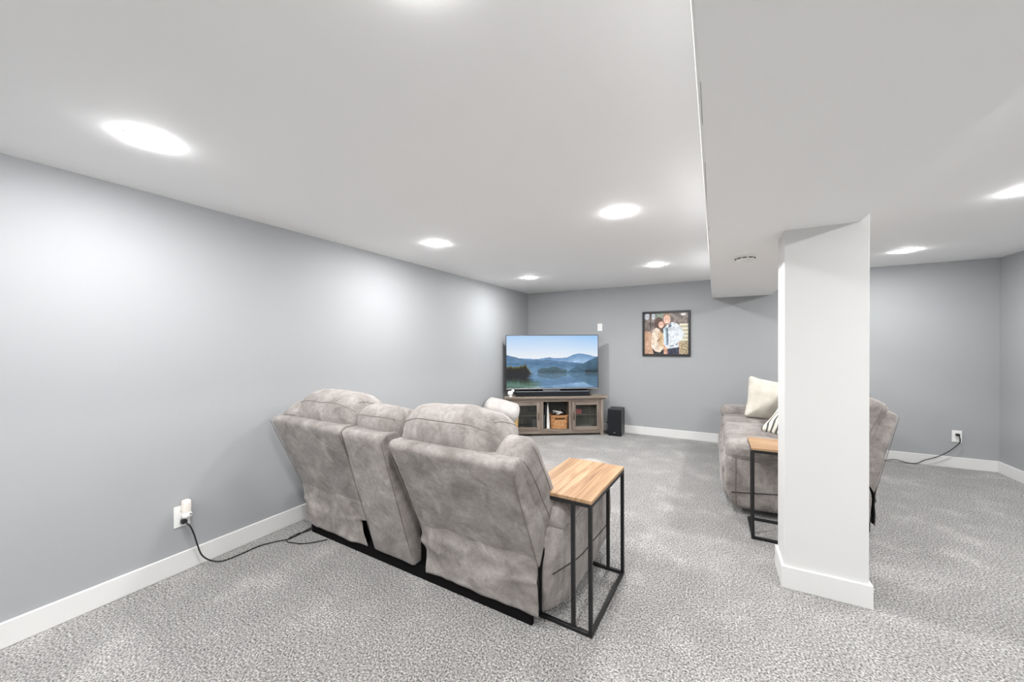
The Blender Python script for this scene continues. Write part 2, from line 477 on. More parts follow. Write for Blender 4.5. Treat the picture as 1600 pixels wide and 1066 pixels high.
# ------------------------------------------------------------------ ceiling lamps
def lamps():
    proto = None
    spots = [(-2.155, 0.667, 'recessed ceiling light nearest the viewer, above the long grey wall'),
             (-2.165, 2.581, 'recessed ceiling light above the left end of the reclining loveseat'),
             (-2.170, 4.517, 'recessed ceiling light nearest the television corner'),
             (-0.600, 0.635, 'recessed ceiling light overhead, cut by the top of the picture'),
             (-0.562, 2.581, 'recessed ceiling light left of the beam, the larger of the two'),
             (-0.561, 4.512, 'recessed ceiling light left of the beam, above the framed photograph'),
             (1.672, 5.050, 'recessed ceiling light right of the column near the back wall'),
             (1.640, 3.389, 'recessed ceiling light at the right edge of the picture'),
             (1.650, 1.730, 'recessed ceiling light right of the beam, out of the picture'),
             (1.650, 0.060, 'recessed ceiling light right of the beam, level with the viewer'),
             (-2.155, -1.25, 'recessed ceiling light behind the viewer at the left'),
             (-0.600, -1.25, 'recessed ceiling light behind the viewer in the middle'),
             (1.650, -1.60, 'recessed ceiling light behind the viewer at the right')]
    for i, (x, y, lab) in enumerate(spots):
        if proto is None:
            t = thing('recessed_light', lab, 'ceiling light', (x, y, H), 0, 'recessed ceiling lights')
            lathe('trim_ring', [(0.070, -0.0005), (0.072, -0.0016), (0.075, -0.0016), (0.0765, -0.0008), (0.077, 0.0)], M['white_plastic'], t, 48)
            lathe('diffuser', [(0.0712, -0.0008), (0.0707, -0.0036), (0.063, -0.0062), (0.036, -0.0082), (0.0001, -0.0088)], M['lamp'], t, 40)
            proto = t
        else:
            t = proto.copy(); COL.objects.link(t); t.location = (x, y, H); t['label'] = lab
            for ch in [c for c in proto.children]:
                c = ch.copy(); COL.objects.link(c); c.parent = t
lamps()

def smoke_detector():
    t = thing('smoke_detector', 'round white smoke detector under the beam', 'smoke detector', (0.212, 3.235, SOF))
    lathe('mounting_plate', [(0.070, 0.0), (0.070, -0.008), (0.066, -0.010)], M['white_plastic'], t, 40)
    lathe('body', [(0.060, -0.008), (0.062, -0.022), (0.056, -0.032), (0.03, -0.037), (0.0001, -0.038)], M['white_plastic'], t, 40)
    for k in range(10):
        a0 = 2 * PI * k / 10
        pts = [(0.0635 * math.cos(a0 + d), 0.0635 * math.sin(a0 + d), -0.017) for d in np.linspace(0, 0.42, 6)]
        tube('vent_slot', pts, 0.0032, M['slot'], t, 5)
smoke_detector()

# ------------------------------------------------------------------ reclining sofas
def sofa(name, label, loc, rotz, seats, group=None):
    """local x along the length, +y towards the sitter's knees, y=0 the rear hem.
    seats: list of dicts kind/x0/x1/lean/side"""
    t = thing(name, label, 'sofa', loc, rotz, group)
    S = M['suede']
    box('rear_skirt', (-0.93, 0.014, 0.0), (0.93, 0.034, 0.075), M['lining'], t)
    box('base', (-0.835, 0.034, 0.0), (0.835, 0.80, 0.075), M['lining'], t)
    box('inner_frame', (-0.93, 0.055, 0.075), (0.93, 0.70, 0.34), M['lining'], t)
    for q, s in enumerate(seats):
        x0, x1, lean = s['x0'], s['x1'], s['lean']; w = x1 - x0; xc = (x0 + x1) / 2
        sd = 1.3 + q * 3.7
        def rip(v, sd=sd, amp=0.006):
            p = v + Vector((sd, 0, 0))
            return noise.noise_vector(p * 5.0) * amp + noise.noise_vector(p * 13.0) * amp * 0.35
        zt = s.get('zt', 0.905)
        if s['kind'] == 'console':
            prof = [(0.0, 0.068), (-lean, zt - 0.02), (-lean + 0.03, zt), (-lean + 0.13, zt), (0.16, 0.50), (0.16, 0.068)]
            sh = loft('back_panel', prof, x0, x1, S, t, 0.014, 14, 90, rip, 0.018)
        else:
            prof = [(0.004, 0.30), (-lean, zt - 0.025), (-lean + 0.03, zt), (-lean + 0.125, zt), (0.165, 0.52), (0.14, 0.40)]
            sh = loft('back_panel', prof, x0, x1, S, t, 0.014, 26, 96, rip, 0.018)
            # hanging rear flap with creases, open at one lower corner on some seats
            nx, nz = 40, 26; V = []; Fc = []
            cut = s.get('cut', 0)
            for i in range(nx + 1):
                for k in range(nz + 1):
                    u, h = i / nx, k / nz
                    z = 0.40 - h * (0.40 - 0.066)
                    yb = -0.002 - lean * 0.05 * math.log1p(math.exp((z - 0.30) / 0.05)) / 0.58
                    xa, xb = x0 + 0.004, x1 - 0.004
                    if cut > 0 and h > 0.40: xb -= cut * min(1, (h - 0.40) * 9) * (1.15 - 0.75 * h)
                    if cut < 0 and h > 0.42: xa += -cut * min(1, (h - 0.42) * 6)
                    x = xa + (xb - xa) * u
                    pv = Vector((x * 1.0 + sd, z * 2.0, 0.0))
                    fold = 0.018 * noise.noise(pv * 5.0) + 0.013 * noise.noise(Vector((x * 8 + sd, z * 7 + x * 5, 1.0)))
                    fold -= 0.022 * math.exp(-((u - 0.04 - 0.16 * h) / 0.03) ** 2) * math.exp(-((h - 0.6) / 0.35) ** 2)        # vertical crease near the edge
                    fold -= 0.016 * math.exp(-((h - 0.45 - 0.18 * u * (1 - u) * 4) / 0.06) ** 2) * abs(2 * u - 1)            # sagging horizontal fold
                    z -= 0.008 * noise.noise(Vector((x * 6 + sd, 3.0, 0))) * h
                    k1 = min(1.0, h / 0.34); k1 = k1 * k1 * (3 - 2 * k1)
                    V.append((x, yb + 0.014 - 0.012 * k1 + 0.85 * fold * min(1, h * 3), z))
            for i in range(nx):
                for k in range(nz):
                    a = i * (nz + 1) + k; Fc.append((a, a + 1, a + nz + 2, a + nz + 1))
            fl = mesh_obj('rear_flap', V, Fc, S, t)
            so = fl.modifiers.new('thickness', 'SOLIDIFY'); so.thickness = 0.006; so.offset = 1.0
        # piping along the rear edges of the panel
        for xx in ((x0 + 0.004, x1 - 0.004)):
            pts = [(xx + 0.0 * k, -lean * k / 12 + (1 - k / 12) * 0.0 - 0.001, 0.31 + (zt - 0.035 - 0.31) * k / 12) if s['kind'] != 'console'
                   else (xx, -lean * k / 12 - 0.001, 0.08 + (zt - 0.035 - 0.08) * k / 12) for k in range(13)]
            tube('seam', pts, 0.002, M['seam'], sh, 5)
        if s.get('side', 0):
            gx = x1 + 0.001 if s['side'] > 0 else x0 - 0.001
            tube('gap_shade', smooth_path([(gx, 0.172, 0.525), (gx, 0.10, 0.43), (gx, 0.022, 0.325), (gx, 0.012, 0.24), (gx, 0.012, 0.09)], 6), 0.008, M['lining'], sh, 6)  # black tube painted in as the shade of the gap beside the arm
        # head cushion
        ang = -0.32
        if s['kind'] == 'console':
            soft('head_pillow', (w / 2 + 0.005, 0.125, 0.085), 0.075, S, t, (0.0, 0.02, 0.03), (18, 12, 10), (xc, -lean + 0.22, zt + 0.004), (ang, 0, 0), 0.006, 9.0, None,
                 [[(u, -0.86, 0.25) for u in np.linspace(-0.92, 0.92, 20)]], sd)
            soft('back_cushion', (w / 2 - 0.005, 0.10, 0.22), 0.07, S, t, (0, 0.03, 0), (12, 8, 12), (xc, 0.13, 0.67), (0.42, 0, 0), 0.006, 7.0, None, [], sd)
            soft('seat_cushion', (w / 2 - 0.008, 0.33, 0.13), 0.05, S, t, (0, 0, 0.01), (12, 16, 8), (xc, 0.53, 0.41), (0, 0, 0), 0.005, 6.0, None, [], sd)
            for yy in (0.55, 0.68):
                cp = lathe('cup_holder', [(0.036, 0.0), (0.046, 0.004), (0.049, 0.0), (0.049, -0.01)], M['black_plastic'], t, 24)
                cp.location = (xc, yy, 0.555)
        else:
            side = s.get('side', 0)                      # -1 wing on the left, +1 on the right, 0 none
            px0, px1 = x0 - 0.012, x1 + 0.012
            if side > 0: px1 = x1 - 0.142; px0 = x0 - 0.018
            if side < 0: px0 = x0 + 0.150; px1 = x1 + 0.02
            pw = (px1 - px0) / 2; pc = (px0 + px1) / 2
            def headshape(p, pw=pw):
                p = p.copy(); e = np.clip(np.abs(p[:, 0]) / pw, 0, 1)
                p[:, 2] -= 0.030 * e ** 3
                # gathers radiating from the ends of the seam
                g = np.clip((e - 0.72) / 0.28, 0, 1)
                p[:, 1] += 0.006 * g * np.sin(p[:, 2] * 130 + p[:, 0] * 40)
                return p
            soft('head_pillow', (pw, 0.145, 0.118), 0.104, S, t, (0.01, 0.025, 0.035), (34, 16, 14), (pc, -lean + 0.235, zt + 0.026), (ang, 0, 0), 0.008, 6.5, headshape,
                 [[(u, -0.90, 0.30) for u in np.linspace(-0.95, 0.95, 30)],
                  [(0.93, v, 0.93) for v in np.linspace(-0.9, 0.9, 16)], [(-0.93, v, 0.93) for v in np.linspace(-0.9, 0.9, 16)]], sd)
            soft('back_cushion', (w / 2 - (0.07 if side else 0.01), 0.105, 0.23), 0.08, S, t, (0, 0.04, 0), (20, 10, 14), (xc - side * 0.06, 0.135, 0.66), (0.42, 0, 0), 0.008, 6.0, None, [], sd)
            if side:
                # wing: wraps over the top and runs down the outer edge to the arm
                wx = (x1 - 0.085) if side > 0 else (x0 + 0.085)
                soft('side_bolster', (0.094, 0.095, 0.285), 0.058, S, t, (0.005, 0.015, 0.01), (12, 12, 26), (wx + side * 0.008, (0.29 - lean) / 2 + 0.022, (zt + 0.52) / 2 + (0.003 if zt > 0.9 else -0.018)), (math.atan2(0.04 + lean, zt - 0.52) * 0.92, 0, 0), 0.005, 10.0, None,
                     [[(side * 0.98, -0.55, z) for z in np.linspace(-0.97, 0.93, 24)], [(side * 0.98, 0.35, z) for z in np.linspace(-0.97, 0.93, 24)],
                      [(u, -0.75, 0.965) for u in np.linspace(-0.9, 0.9, 14)]], sd)
            soft('seat_cushion', (w / 2 - 0.006 - (0.05 if side else 0), 0.345, 0.105), 0.07, S, t, (0, 0, 0.025), (22, 20, 10), (xc - side * 0.05, 0.595, 0.40), (0, 0, 0), 0.008, 6.0, None,
                 [[(u, 0.93, 0.5) for u in np.linspace(-0.95, 0.95, 20)]], sd)
            soft('footrest', (w / 2 - 0.006 - (0.05 if side else 0), 0.05, 0.135), 0.045, S, t, (0, 0.02, 0), (20, 8, 12), (xc - side * 0.05, 0.905, 0.215), (0, 0, 0), 0.006, 7.0, None, [], sd)
    # arms: padded top roll over an upholstered side
    for sx in (-1, 1):
        xo, xi = sx * 1.062, sx * 0.865
        xa, xb = min(xo, xi), max(xo, xi)
        prof = [(0.03, 0.055), (0.02, 0.30), (0.10, 0.50), (0.88, 0.52), (0.945, 0.45), (0.94, 0.20), (0.90, 0.055)]
        def rip2(v, sx=sx):
            o = noise.noise_vector((v + Vector((sx * 5, 0, 0))) * 4.5) * 0.008 + noise.noise_vector(v * 12) * 0.002
            # taper towards the rear foot and a slight belly
            fy = max(0.0, 1 - v.y / 0.30)
            if v.x * sx > 0.95: o.x += -sx * 0.085 * fy ** 1.5 * (0.4 + 0.6 * max(0, 1 - v.z / 0.45)) + sx * 0.012 * math.sin(PI * min(1, max(0, (v.z - 0.05) / 0.45)))
            return o
        a = loft('arm', prof, xa, xb, S, t, 0.035, 14, 70, rip2, 0.06)
        pd = soft('arm_pad', (0.112, 0.425, 0.078), 0.070, S, a, (0.012, 0.0, 0.014), (12, 26, 10), (sx * 0.967, 0.52, 0.518), (0, 0, 0), 0.006, 7.0, None, [[(sx * 0.99, v, -0.35) for v in np.linspace(-0.93, 0.93, 30)]], sx * 4.4)
        # stitched seam low on the outer side and a vertical one at the front
        def side_pt(y, z):
            fy = max(0.0, 1 - y / 0.30)
            v = Vector((xo, y, z)); o = rip2(v); return (xo + o.x + sx * 0.0005, y + o.y, z + o.z)
        tube('seam', [side_pt(y, 0.275 - 0.10 * (y - 0.03)) for y in np.linspace(0.045, 0.90, 40)], 0.0042, M['slot'], a, 5)
        tube('seam', [side_pt(0.87, z) for z in np.linspace(0.09, 0.50, 12)], 0.003, M['seam'], a, 5)
    return t

sofa('reclining_loveseat', 'taupe suede reclining loveseat with a centre console, seen from behind', (-1.72, 1.668, 0), math.radians(-2.0),
     [dict(kind='seat', x0=-0.985, x1=-0.222, lean=0.245, side=-1, cut=0.16, zt=0.912),
      dict(kind='console', x0=-0.212, x1=0.142, lean=0.240, zt=0.905),
      dict(kind='seat', x0=0.206, x1=0.978, lean=0.255, side=1, cut=-0.035, zt=0.893)])
sofa('reclining_sofa', 'taupe suede three seat sofa partly hidden behind the white column', (1.035, 4.575, 0), math.radians(90.0),
     [dict(kind='seat', x0=-0.978, x1=-0.332, lean=0.125, side=-1, zt=0.905),
      dict(kind='seat', x0=-0.322, x1=0.322, lean=0.125, side=0, zt=0.905),
      dict(kind='seat', x0=0.332, x1=0.978, lean=0.125, side=1, zt=0.905)])

# ------------------------------------------------------------------ C-shaped side tables
def side_table(label, loc, rotz, name='side_table'):
    """local x along the length (0..0.585), y across: y=0 the open, standing side, +y reaches over the sofa"""
    L, D, Z = 0.585, 0.355, 0.655
    t = thing(name, label, 'side table', loc, rotz, 'oak and black metal side tables')
    k = 0.019
    widths = [0.085, 0.105, 0.095, 0.070]; y = 0.0
    order = [1, 2, 0, 4]
    for wd, oi in zip(widths, order):
        box('board', (0, y + 0.0004, Z - 0.017), (L, y + wd - 0.0004, Z), M['oak%d' % oi], t, 0.0015, 1); y += wd
    def bar(n, lo, hi): box(n, lo, hi, M['black_metal'], t, 0.002, 1)
    zt = Z - 0.017
    for x in (0.0, L - k):
        bar('leg', (x, 0.0, 0.0), (x + k, k, zt)); bar('leg', (x, 0.088, k), (x + k, 0.088 + k, zt - k))
        bar('top_rail', (x, k, zt - k), (x + k, D, zt)); bar('floor_rail', (x, k, 0.0), (x + k, D, k))
    for yy in (0.0, D - k):
        bar('long_rail', (k, yy, zt - k), (L - k, yy + k, zt)); bar('long_rail', (k, yy, 0), (L - k, yy + k, k))
    return t
# local x -> world +Y, local y -> world -X
side_table('oak topped black metal side table straddling the arm of the loveseat', (-0.503, 1.708, 0), math.radians(90 - 3.0))
side_table('oak topped black metal side table half hidden behind the white column', (0.243, 3.128, 0), 0.0)

# ------------------------------------------------------------------ television corner
STA = math.radians(31.7)
ST = (-1.472, 5.644)
def st_world(s, off, z=0.0):
    """s along the cabinet front (0 at its right end), off towards the room"""
    d = (math.cos(STA), math.sin(STA)); n = (math.sin(STA), -math.cos(STA))
    return (ST[0] + d[0] * s + n[0] * off, ST[1] + d[1] * s + n[1] * off, z)

def tv_stand():
    o = st_world(-0.73, 0.0)
    t = thing('tv_stand', 'weathered grey wood television cabinet with glass doors across the corner', 'cabinet', o, STA)
    hw = 0.73; X, Zm = M['wood_x'], M['wood_z']
    # pentagonal top following the corner; local y>0 goes back
    top = [(-hw - 0.062, -0.035), (hw + 0.062, -0.035), (hw + 0.062, 0.05), (0.42, 0.40), (-0.42, 0.40), (-hw - 0.062, 0.05)]
    prism('top', top, 0.575, 0.607, X, t, 0.004)
    prism('top_moulding', [(-hw - 0.03, -0.018), (hw + 0.03, -0.018), (hw + 0.03, 0.04), (0.40, 0.37), (-0.40, 0.37), (-hw - 0.03, 0.04)], 0.557, 0.575, X, t, 0.002)
    prism('bottom', [(-hw + 0.01, 0.012), (hw - 0.01, 0.012), (hw - 0.01, 0.05), (0.40, 0.36), (-0.40, 0.36), (-hw + 0.01, 0.05)], 0.075, 0.093, X, t)
    # back walls
    def wallp(n, a, b, th, z0, z1, m):
        dx, dy = b[0] - a[0], b[1] - a[1]; L = math.hypot(dx, dy); nx, ny = -dy / L * th, dx / L * th
        prism(n, [a, b, (b[0] + nx, b[1] + ny), (a[0] + nx, a[1] + ny)], z0, z1, m, t)
    wallp('back_board', (-0.40, 0.352), (0.40, 0.352), 0.008, 0.093, 0.557, M['inner'])
    wallp('side_board', (hw - 0.02, 0.05), (0.40, 0.352), 0.012, 0.06, 0.557, Zm)
    wallp('side_board', (-0.40, 0.352), (-hw + 0.02, 0.05), 0.012, 0.06, 0.557, Zm)
    for x in (-hw, hw - 0.048):
        box('leg', (x, 0.0, 0.0), (x + 0.048, 0.055, 0.557), Zm, t, 0.003, 1)
    box('top_rail', (-hw + 0.048, 0.004, 0.522), (hw - 0.048, 0.03, 0.557), X, t, 0.002, 1)
    box('bottom_rail', (-hw + 0.048, 0.004, 0.032), (hw - 0.048, 0.03, 0.086), X, t, 0.002, 1)
    for x in (-0.245, 0.195):
        box('divider', (x, 0.004, 0.086), (x + 0.05, 0.03, 0.522), Zm, t, 0.002, 1)
        box('partition', (x + 0.016, 0.03, 0.093), (x + 0.034, 0.35, 0.557), Zm, t)
    for sx, a, b in ((-1, -0.680, -0.247), (1, 0.247, 0.680)):
        # door: frame of four members around a pane
        z0, z1, f = 0.088, 0.520, 0.052
        d = bpy.data.objects.new('door', None); COL.objects.link(d); d.parent = t
        for n, lo, hi, m in (('stile', (a, -0.006, z0), (a + f, 0.014, z1), Zm), ('stile', (b - f, -0.006, z0), (b, 0.014, z1), Zm),
                             ('rail', (a + f, -0.004, z0), (b - f, 0.013, z0 + f), X), ('rail', (a + f, -0.004, z1 - f), (b - f, 0.013, z1), X)):
            box(n, lo, hi, m, d, 0.002, 1)
        box('pane', (a + f - 0.003, 0.003, z0 + f - 0.003), (b - f + 0.003, 0.006, z1 - f + 0.003), M['glass'], d)
        hx = b - 0.022 if sx < 0 else a + 0.022
        for hz in (0.26, 0.345):
            box('handle_post', (hx - 0.004, -0.018, hz - 0.004), (hx + 0.004, -0.005, hz + 0.004), M['black_metal'], d)
        tube('handle', [(hx, -0.019, 0.245), (hx, -0.021, 0.30), (hx, -0.019, 0.36)], 0.0045, M['black_metal'], d, 8)
        # inner shelf
        if sx < 0: poly = [(-0.70, 0.035), (-0.229, 0.035), (-0.229, 0.33), (-0.39, 0.33), (-0.69, 0.06)]
        else: poly = [(0.229, 0.035), (0.70, 0.035), (0.69, 0.06), (0.39, 0.33), (0.229, 0.33)]
        prism('shelf', poly, 0.300, 0.314, X, t)
    return t
tv_stand()

def local_box_thing(name, label, cat, s, off, z, parts, group=None, rot=0.0):
    t = thing(name, label, cat, st_world(s, off, z), STA + rot, group)
    for p in parts: box(p[0], p[1], p[2], p[3], t, p[4] if len(p) > 4 else 0.0, 2)
    return t

# --- pictures painted on a grid of vertices
def picture_grid(name, w, h, nx, ny, fn, mat, parent):
    V = []; Fc = []; cols = []
    for j in range(ny + 1):
        for i in range(nx + 1):
            V.append(((i / nx - 0.5) * w, 0.0, (j / ny) * h))
    for j in range(ny):
        for i in range(nx):
            a = j * (nx + 1) + i; Fc.append((a, a + 1, a + nx + 2, a + nx + 1))
    o = mesh_obj(name, V, Fc, mat, parent, smooth=False)
    u = np.tile(np.linspace(0, 1, nx + 1), ny + 1); v = np.repeat(np.linspace(0, 1, ny + 1), nx + 1)
    rgb = fn(u, 1 - v)                       # v measured downwards, sRGB 0..255
    c = rgb / 255.0; c = np.where(c <= 0.04045, c / 12.92, ((c + 0.055) / 1.055) ** 2.4)
    at = o.data.color_attributes.new('picture', 'FLOAT_COLOR', 'POINT')
    at.data.foreach_set('color', np.c_[c, np.ones(len(c))].astype(np.float32).ravel())
    return o

def n1(x, s, k=3):
    """1-D fractal noise array"""
    return np.array([noise.fractal(Vector((float(a) * s, k * 7.3, 0.5)), 0.9, 2.0, 5) for a in x])

def n2(u, v, sx, sy, k=0.0):
    return np.array([noise.fractal(Vector((float(a) * sx, float(b) * sy, k)), 0.9, 2.0, 4) for a, b in zip(u, v)])

def lerp(a, b, t): return np.array(a, float)[None, :] * (1 - t[:, None]) + np.array(b, float)[None, :] * t[:, None]

def lake(u, v):
    horizon = 0.715
    vv = np.where(v > horizon, 2 * horizon - v, v)           # mirrored in the water
    wob = np.where(v > horizon, 1.0, 0.0)
    x = u
    sky = lerp((176, 210, 246), (236, 240, 246), np.clip(vv / 0.42, 0, 1))
    sky += (np.array([-36, -14, 4])[None, :]) * (np.clip(u - 0.45, 0, 1) * np.clip(1 - vv / 0.45, 0, 1))[:, None]
    rgb = sky.copy()
    def ridge(top, colA, colB, depth, k):
        nonlocal rgb
        t = np.clip((vv - top) / depth, 0, 1); c = lerp(colA, colB, t)
        c = c + (n2(u, vv, 14, 18, k) * 16)[:, None]
        rgb = np.where((vv > top)[:, None], c, rgb)
    far = 0.44 - 0.085 * np.exp(-((u - 0.80) / 0.13) ** 2) - 0.03 * np.exp(-((u - 0.97) / 0.10) ** 2) - 0.015 * np.exp(-((u - 0.45) / 0.06) ** 2) + 0.014 * n1(u, 9, 1)
    ridge(far, (104, 144, 186), (168, 200, 232), 0.17, 1.0)
    l1 = 0.365 + 0.16 * np.clip(u / 0.33, 0, 1.6) + 0.008 * n1(u, 11, 2)
    l1 = np.where(u > 0.42, 0.455 + 0.06 * np.clip((u - 0.42) / 0.3, 0, 1.6) + 0.012 * n1(u, 9, 2), np.minimum(l1, 0.47))
    ridge(l1, (84, 118, 152), (110, 146, 178), 0.2, 2.0)
    mid = 0.53 + 0.02 * n1(u, 8, 3) + 0.03 * np.clip((u - 0.55) / 0.2, 0, 1)
    ridge(mid, (74, 112, 148), (112, 150, 182), 0.16, 3.0)
    rgt = 0.70 - 0.30 * np.clip((u - 0.66) / 0.34, 0, 1) ** 0.9 + 0.014 * n1(u, 16, 4)
    ridge(np.where(u > 0.66, rgt, 9), (70, 104, 128), (52, 84, 104), 0.2, 4.0)
    tr = 0.665 - 0.07 * np.exp(-((u - 0.52) / 0.075) ** 2) - 0.025 * np.abs(n1(u, 26, 5)) - 0.035 * np.exp(-((u - 0.40) / 0.05) ** 2)
    ridge(np.where((u > 0.34) & (u < 0.66), tr, 9), (78, 104, 116), (52, 78, 88), 0.1, 5.0)
    lf = 0.60 - 0.035 * np.abs(n1(u, 34, 6)) - 0.02 * np.exp(-((u - 0.20) / 0.06) ** 2) + np.clip((u - 0.215) / 0.05, 0, 1) * 0.12
    t = np.clip((vv - lf) / 0.05, 0, 1)
    c = lerp((112, 112, 44), (26, 26, 22), t)
    rgb = np.where(((vv > lf) & (u < 0.30))[:, None], c, rgb)
    rt = 0.665 - 0.02 * np.abs(n1(u, 30, 7))
    rgb = np.where(((vv > rt) & (u > 0.86))[:, None], np.array([34, 54, 60.])[None, :], rgb)
    # water: softer, bluer and streaked
    wat = rgb * 0.62 + np.array([120, 158, 192.])[None, :] * 0.36
    wat += (n2(u, v, 5, 60, 9.0) * 12)[:, None]
    dk = np.clip((0.30 + 0.05 * n1(v, 30, 8) - u) / 0.07, 0, 1) * np.clip((0.93 + 0.05 * n1(u, 30, 9) - v) / 0.06, 0, 1)
    wat = wat * (1 - 0.62 * dk[:, None])
    gr = np.clip((0.40 - u) / 0.12, 0, 1) * np.clip((v - 0.84 - 0.03 * n1(u, 34, 10)) / 0.05, 0, 1)
    wat = wat * (1 - 0.35 * gr[:, None]) + gr[:, None] * np.array([26, 34, 2.])[None, :]
    rgb = np.where((wob > 0)[:, None], wat, rgb)
    return np.clip(rgb, 0, 255)

def couple(u, v):
    bg = n2(u, v, 9, 9, 1.0); fine = n2(u, v, 40, 40, 2.0)
    up = lerp((92, 80, 76), (150, 138, 130), np.clip(bg + 0.5 + fine * 0.5, 0, 1))
    def blob(cx, cy, rx, ry): return np.clip(1.6 - 1.6 * (((u - cx) / rx) ** 2 + ((v - cy) / ry) ** 2), 0, 1)
    wt = np.clip(blob(0.06, 0.07, 0.07, 0.10) + blob(0.21, 0.08, 0.05, 0.09), 0, 1) * np.clip(0.85 + 0.3 * bg, 0, 1)
    up = up * (1 - wt[:, None]) + np.array([214, 226, 236.])[None] * wt[:, None]
    wt = blob(0.89, 0.045, 0.07, 0.035)
    up = up * (1 - wt[:, None]) + np.array([236, 236, 238.])[None] * wt[:, None]
    fold = n2(u, v, 14, 9, 6.0)
    grn = (v < 0.15) & (u > 0.26) & (u < 0.45)
    up = np.where((grn & (fine > 0.0))[:, None], np.array([150, 176, 156.])[None], up)
    low = lerp((164, 124, 100), (212, 180, 152), np.clip(0.5 + fine + bg * 0.5, 0, 1))
    rgb = np.where((v > 0.45 + 0.04 * bg)[:, None], low, up)
    fence = (u > 0.80) & (v > 0.26) & (v < 0.68)
    rgb = np.where(fence[:, None], lerp((176, 168, 146), (226, 222, 200), np.clip(0.5 + 0.5 * np.sin(v * 70), 0, 1)), rgb)
    leaf = (u > 0.82) & (v >= 0.68)
    rgb = np.where(leaf[:, None], lerp((118, 98, 76), (204, 192, 156), np.clip(0.5 + fine * 1.4, 0, 1)), rgb)
    rgb = np.where(((np.abs(u - 0.145) < 0.014) & (v < 0.42))[:, None], np.array([70, 58, 54.])[None], rgb)
    def ell(cx, cy, rx, ry, col, sh=20):
        nonlocal rgb
        m = ((u - cx) / rx) ** 2 + ((v - cy) / ry) ** 2 < 1
        rgb = np.where(m[:, None], np.array(col, float)[None] + (fine * sh)[:, None], rgb)
    def poly(P, col, sh=34):
        nonlocal rgb
        ins = np.zeros(len(u), bool); j = len(P) - 1
        for i in range(len(P)):
            xi, yi = P[i]; xj, yj = P[j]
            cnd = ((yi > v) != (yj > v)) & (u < (xj - xi) * (v - yi) / (yj - yi + 1e-12) + xi)
            ins ^= cnd; j = i
        rgb = np.where(ins[:, None], np.array(col, float)[None] + ((fine * 0.5 + fold) * sh - 6)[:, None], rgb)
    # trousers
    poly([(0.50, 0.80), (0.80, 0.80), (0.80, 1.0), (0.50, 1.0)], (52, 56, 76))
    poly([(0.18, 0.84), (0.24, 0.82), (0.46, 0.90), (0.50, 1.0), (0.22, 1.0)], (44, 46, 54))
    # long hair behind the shorter figure
    ell(0.35, 0.26, 0.115, 0.16, (92, 68, 58)); poly([(0.25, 0.25), (0.40, 0.14), (0.47, 0.25), (0.45, 0.48), (0.28, 0.40)], (92, 68, 58))
    # light jacket of the taller figure
    poly([(0.44, 0.40), (0.52, 0.30), (0.64, 0.22), (0.76, 0.27), (0.86, 0.38), (0.91, 0.54), (0.86, 0.66), (0.79, 0.70), (0.79, 0.83), (0.54, 0.87), (0.45, 0.76)], (216, 222, 228))
    poly([(0.49, 0.36), (0.535, 0.34), (0.55, 0.78), (0.515, 0.80)], (128, 146, 160)); poly([(0.535, 0.34), (0.55, 0.36), (0.56, 0.76), (0.545, 0.78)], (62, 76, 92))
    poly([(0.44, 0.38), (0.49, 0.34), (0.51, 0.78), (0.47, 0.78)], (196, 214, 226))
    poly([(0.60, 0.79), (0.68, 0.78), (0.68, 0.80), (0.60, 0.815)], (96, 100, 108)); poly([(0.72, 0.76), (0.78, 0.73), (0.78, 0.75), (0.72, 0.78)], (96, 100, 108))
    poly([(0.56, 0.29), (0.62, 0.24), (0.63, 0.33), (0.56, 0.36)], (96, 108, 126))
    # knitted cardigan and mustard top
    poly([(0.20, 0.42), (0.28, 0.35), (0.38, 0.40), (0.44, 0.50), (0.45, 0.84), (0.36, 0.96), (0.25, 0.93), (0.15, 0.80), (0.18, 0.58)], (226, 208, 190))
    poly([(0.34, 0.44), (0.42, 0.46), (0.45, 0.56), (0.45, 0.82), (0.35, 0.82), (0.31, 0.66)], (206, 178, 142))
    poly([(0.30, 0.68), (0.37, 0.60), (0.38, 0.62), (0.31, 0.71)], (96, 62, 48)); poly([(0.34, 0.38), (0.42, 0.40), (0.44, 0.50), (0.38, 0.45)], (92, 78, 70))
    poly([(0.45, 0.80), (0.53, 0.84), (0.54, 1.0), (0.45, 1.0)], (206, 160, 134))
    # heads
    ell(0.392, 0.285, 0.062, 0.082, (230, 186, 164)); ell(0.40, 0.325, 0.026, 0.011, (246, 236, 230), 2)
    ell(0.372, 0.268, 0.010, 0.007, (92, 62, 52), 2); ell(0.415, 0.268, 0.010, 0.007, (92, 62, 52), 2)
    ell(0.525, 0.085, 0.088, 0.075, (150, 118, 92)); ell(0.525, 0.165, 0.080, 0.112, (232, 188, 166))
    ell(0.53, 0.225, 0.036, 0.014, (244, 232, 226), 2); ell(0.525, 0.26, 0.055, 0.030, (186, 140, 118)); ell(0.53, 0.232, 0.034, 0.012, (246, 236, 230), 2)
    ell(0.495, 0.148, 0.012, 0.008, (84, 60, 52), 2); ell(0.558, 0.148, 0.012, 0.008, (84, 60, 52), 2)
    return np.clip(rgb, 0, 255)

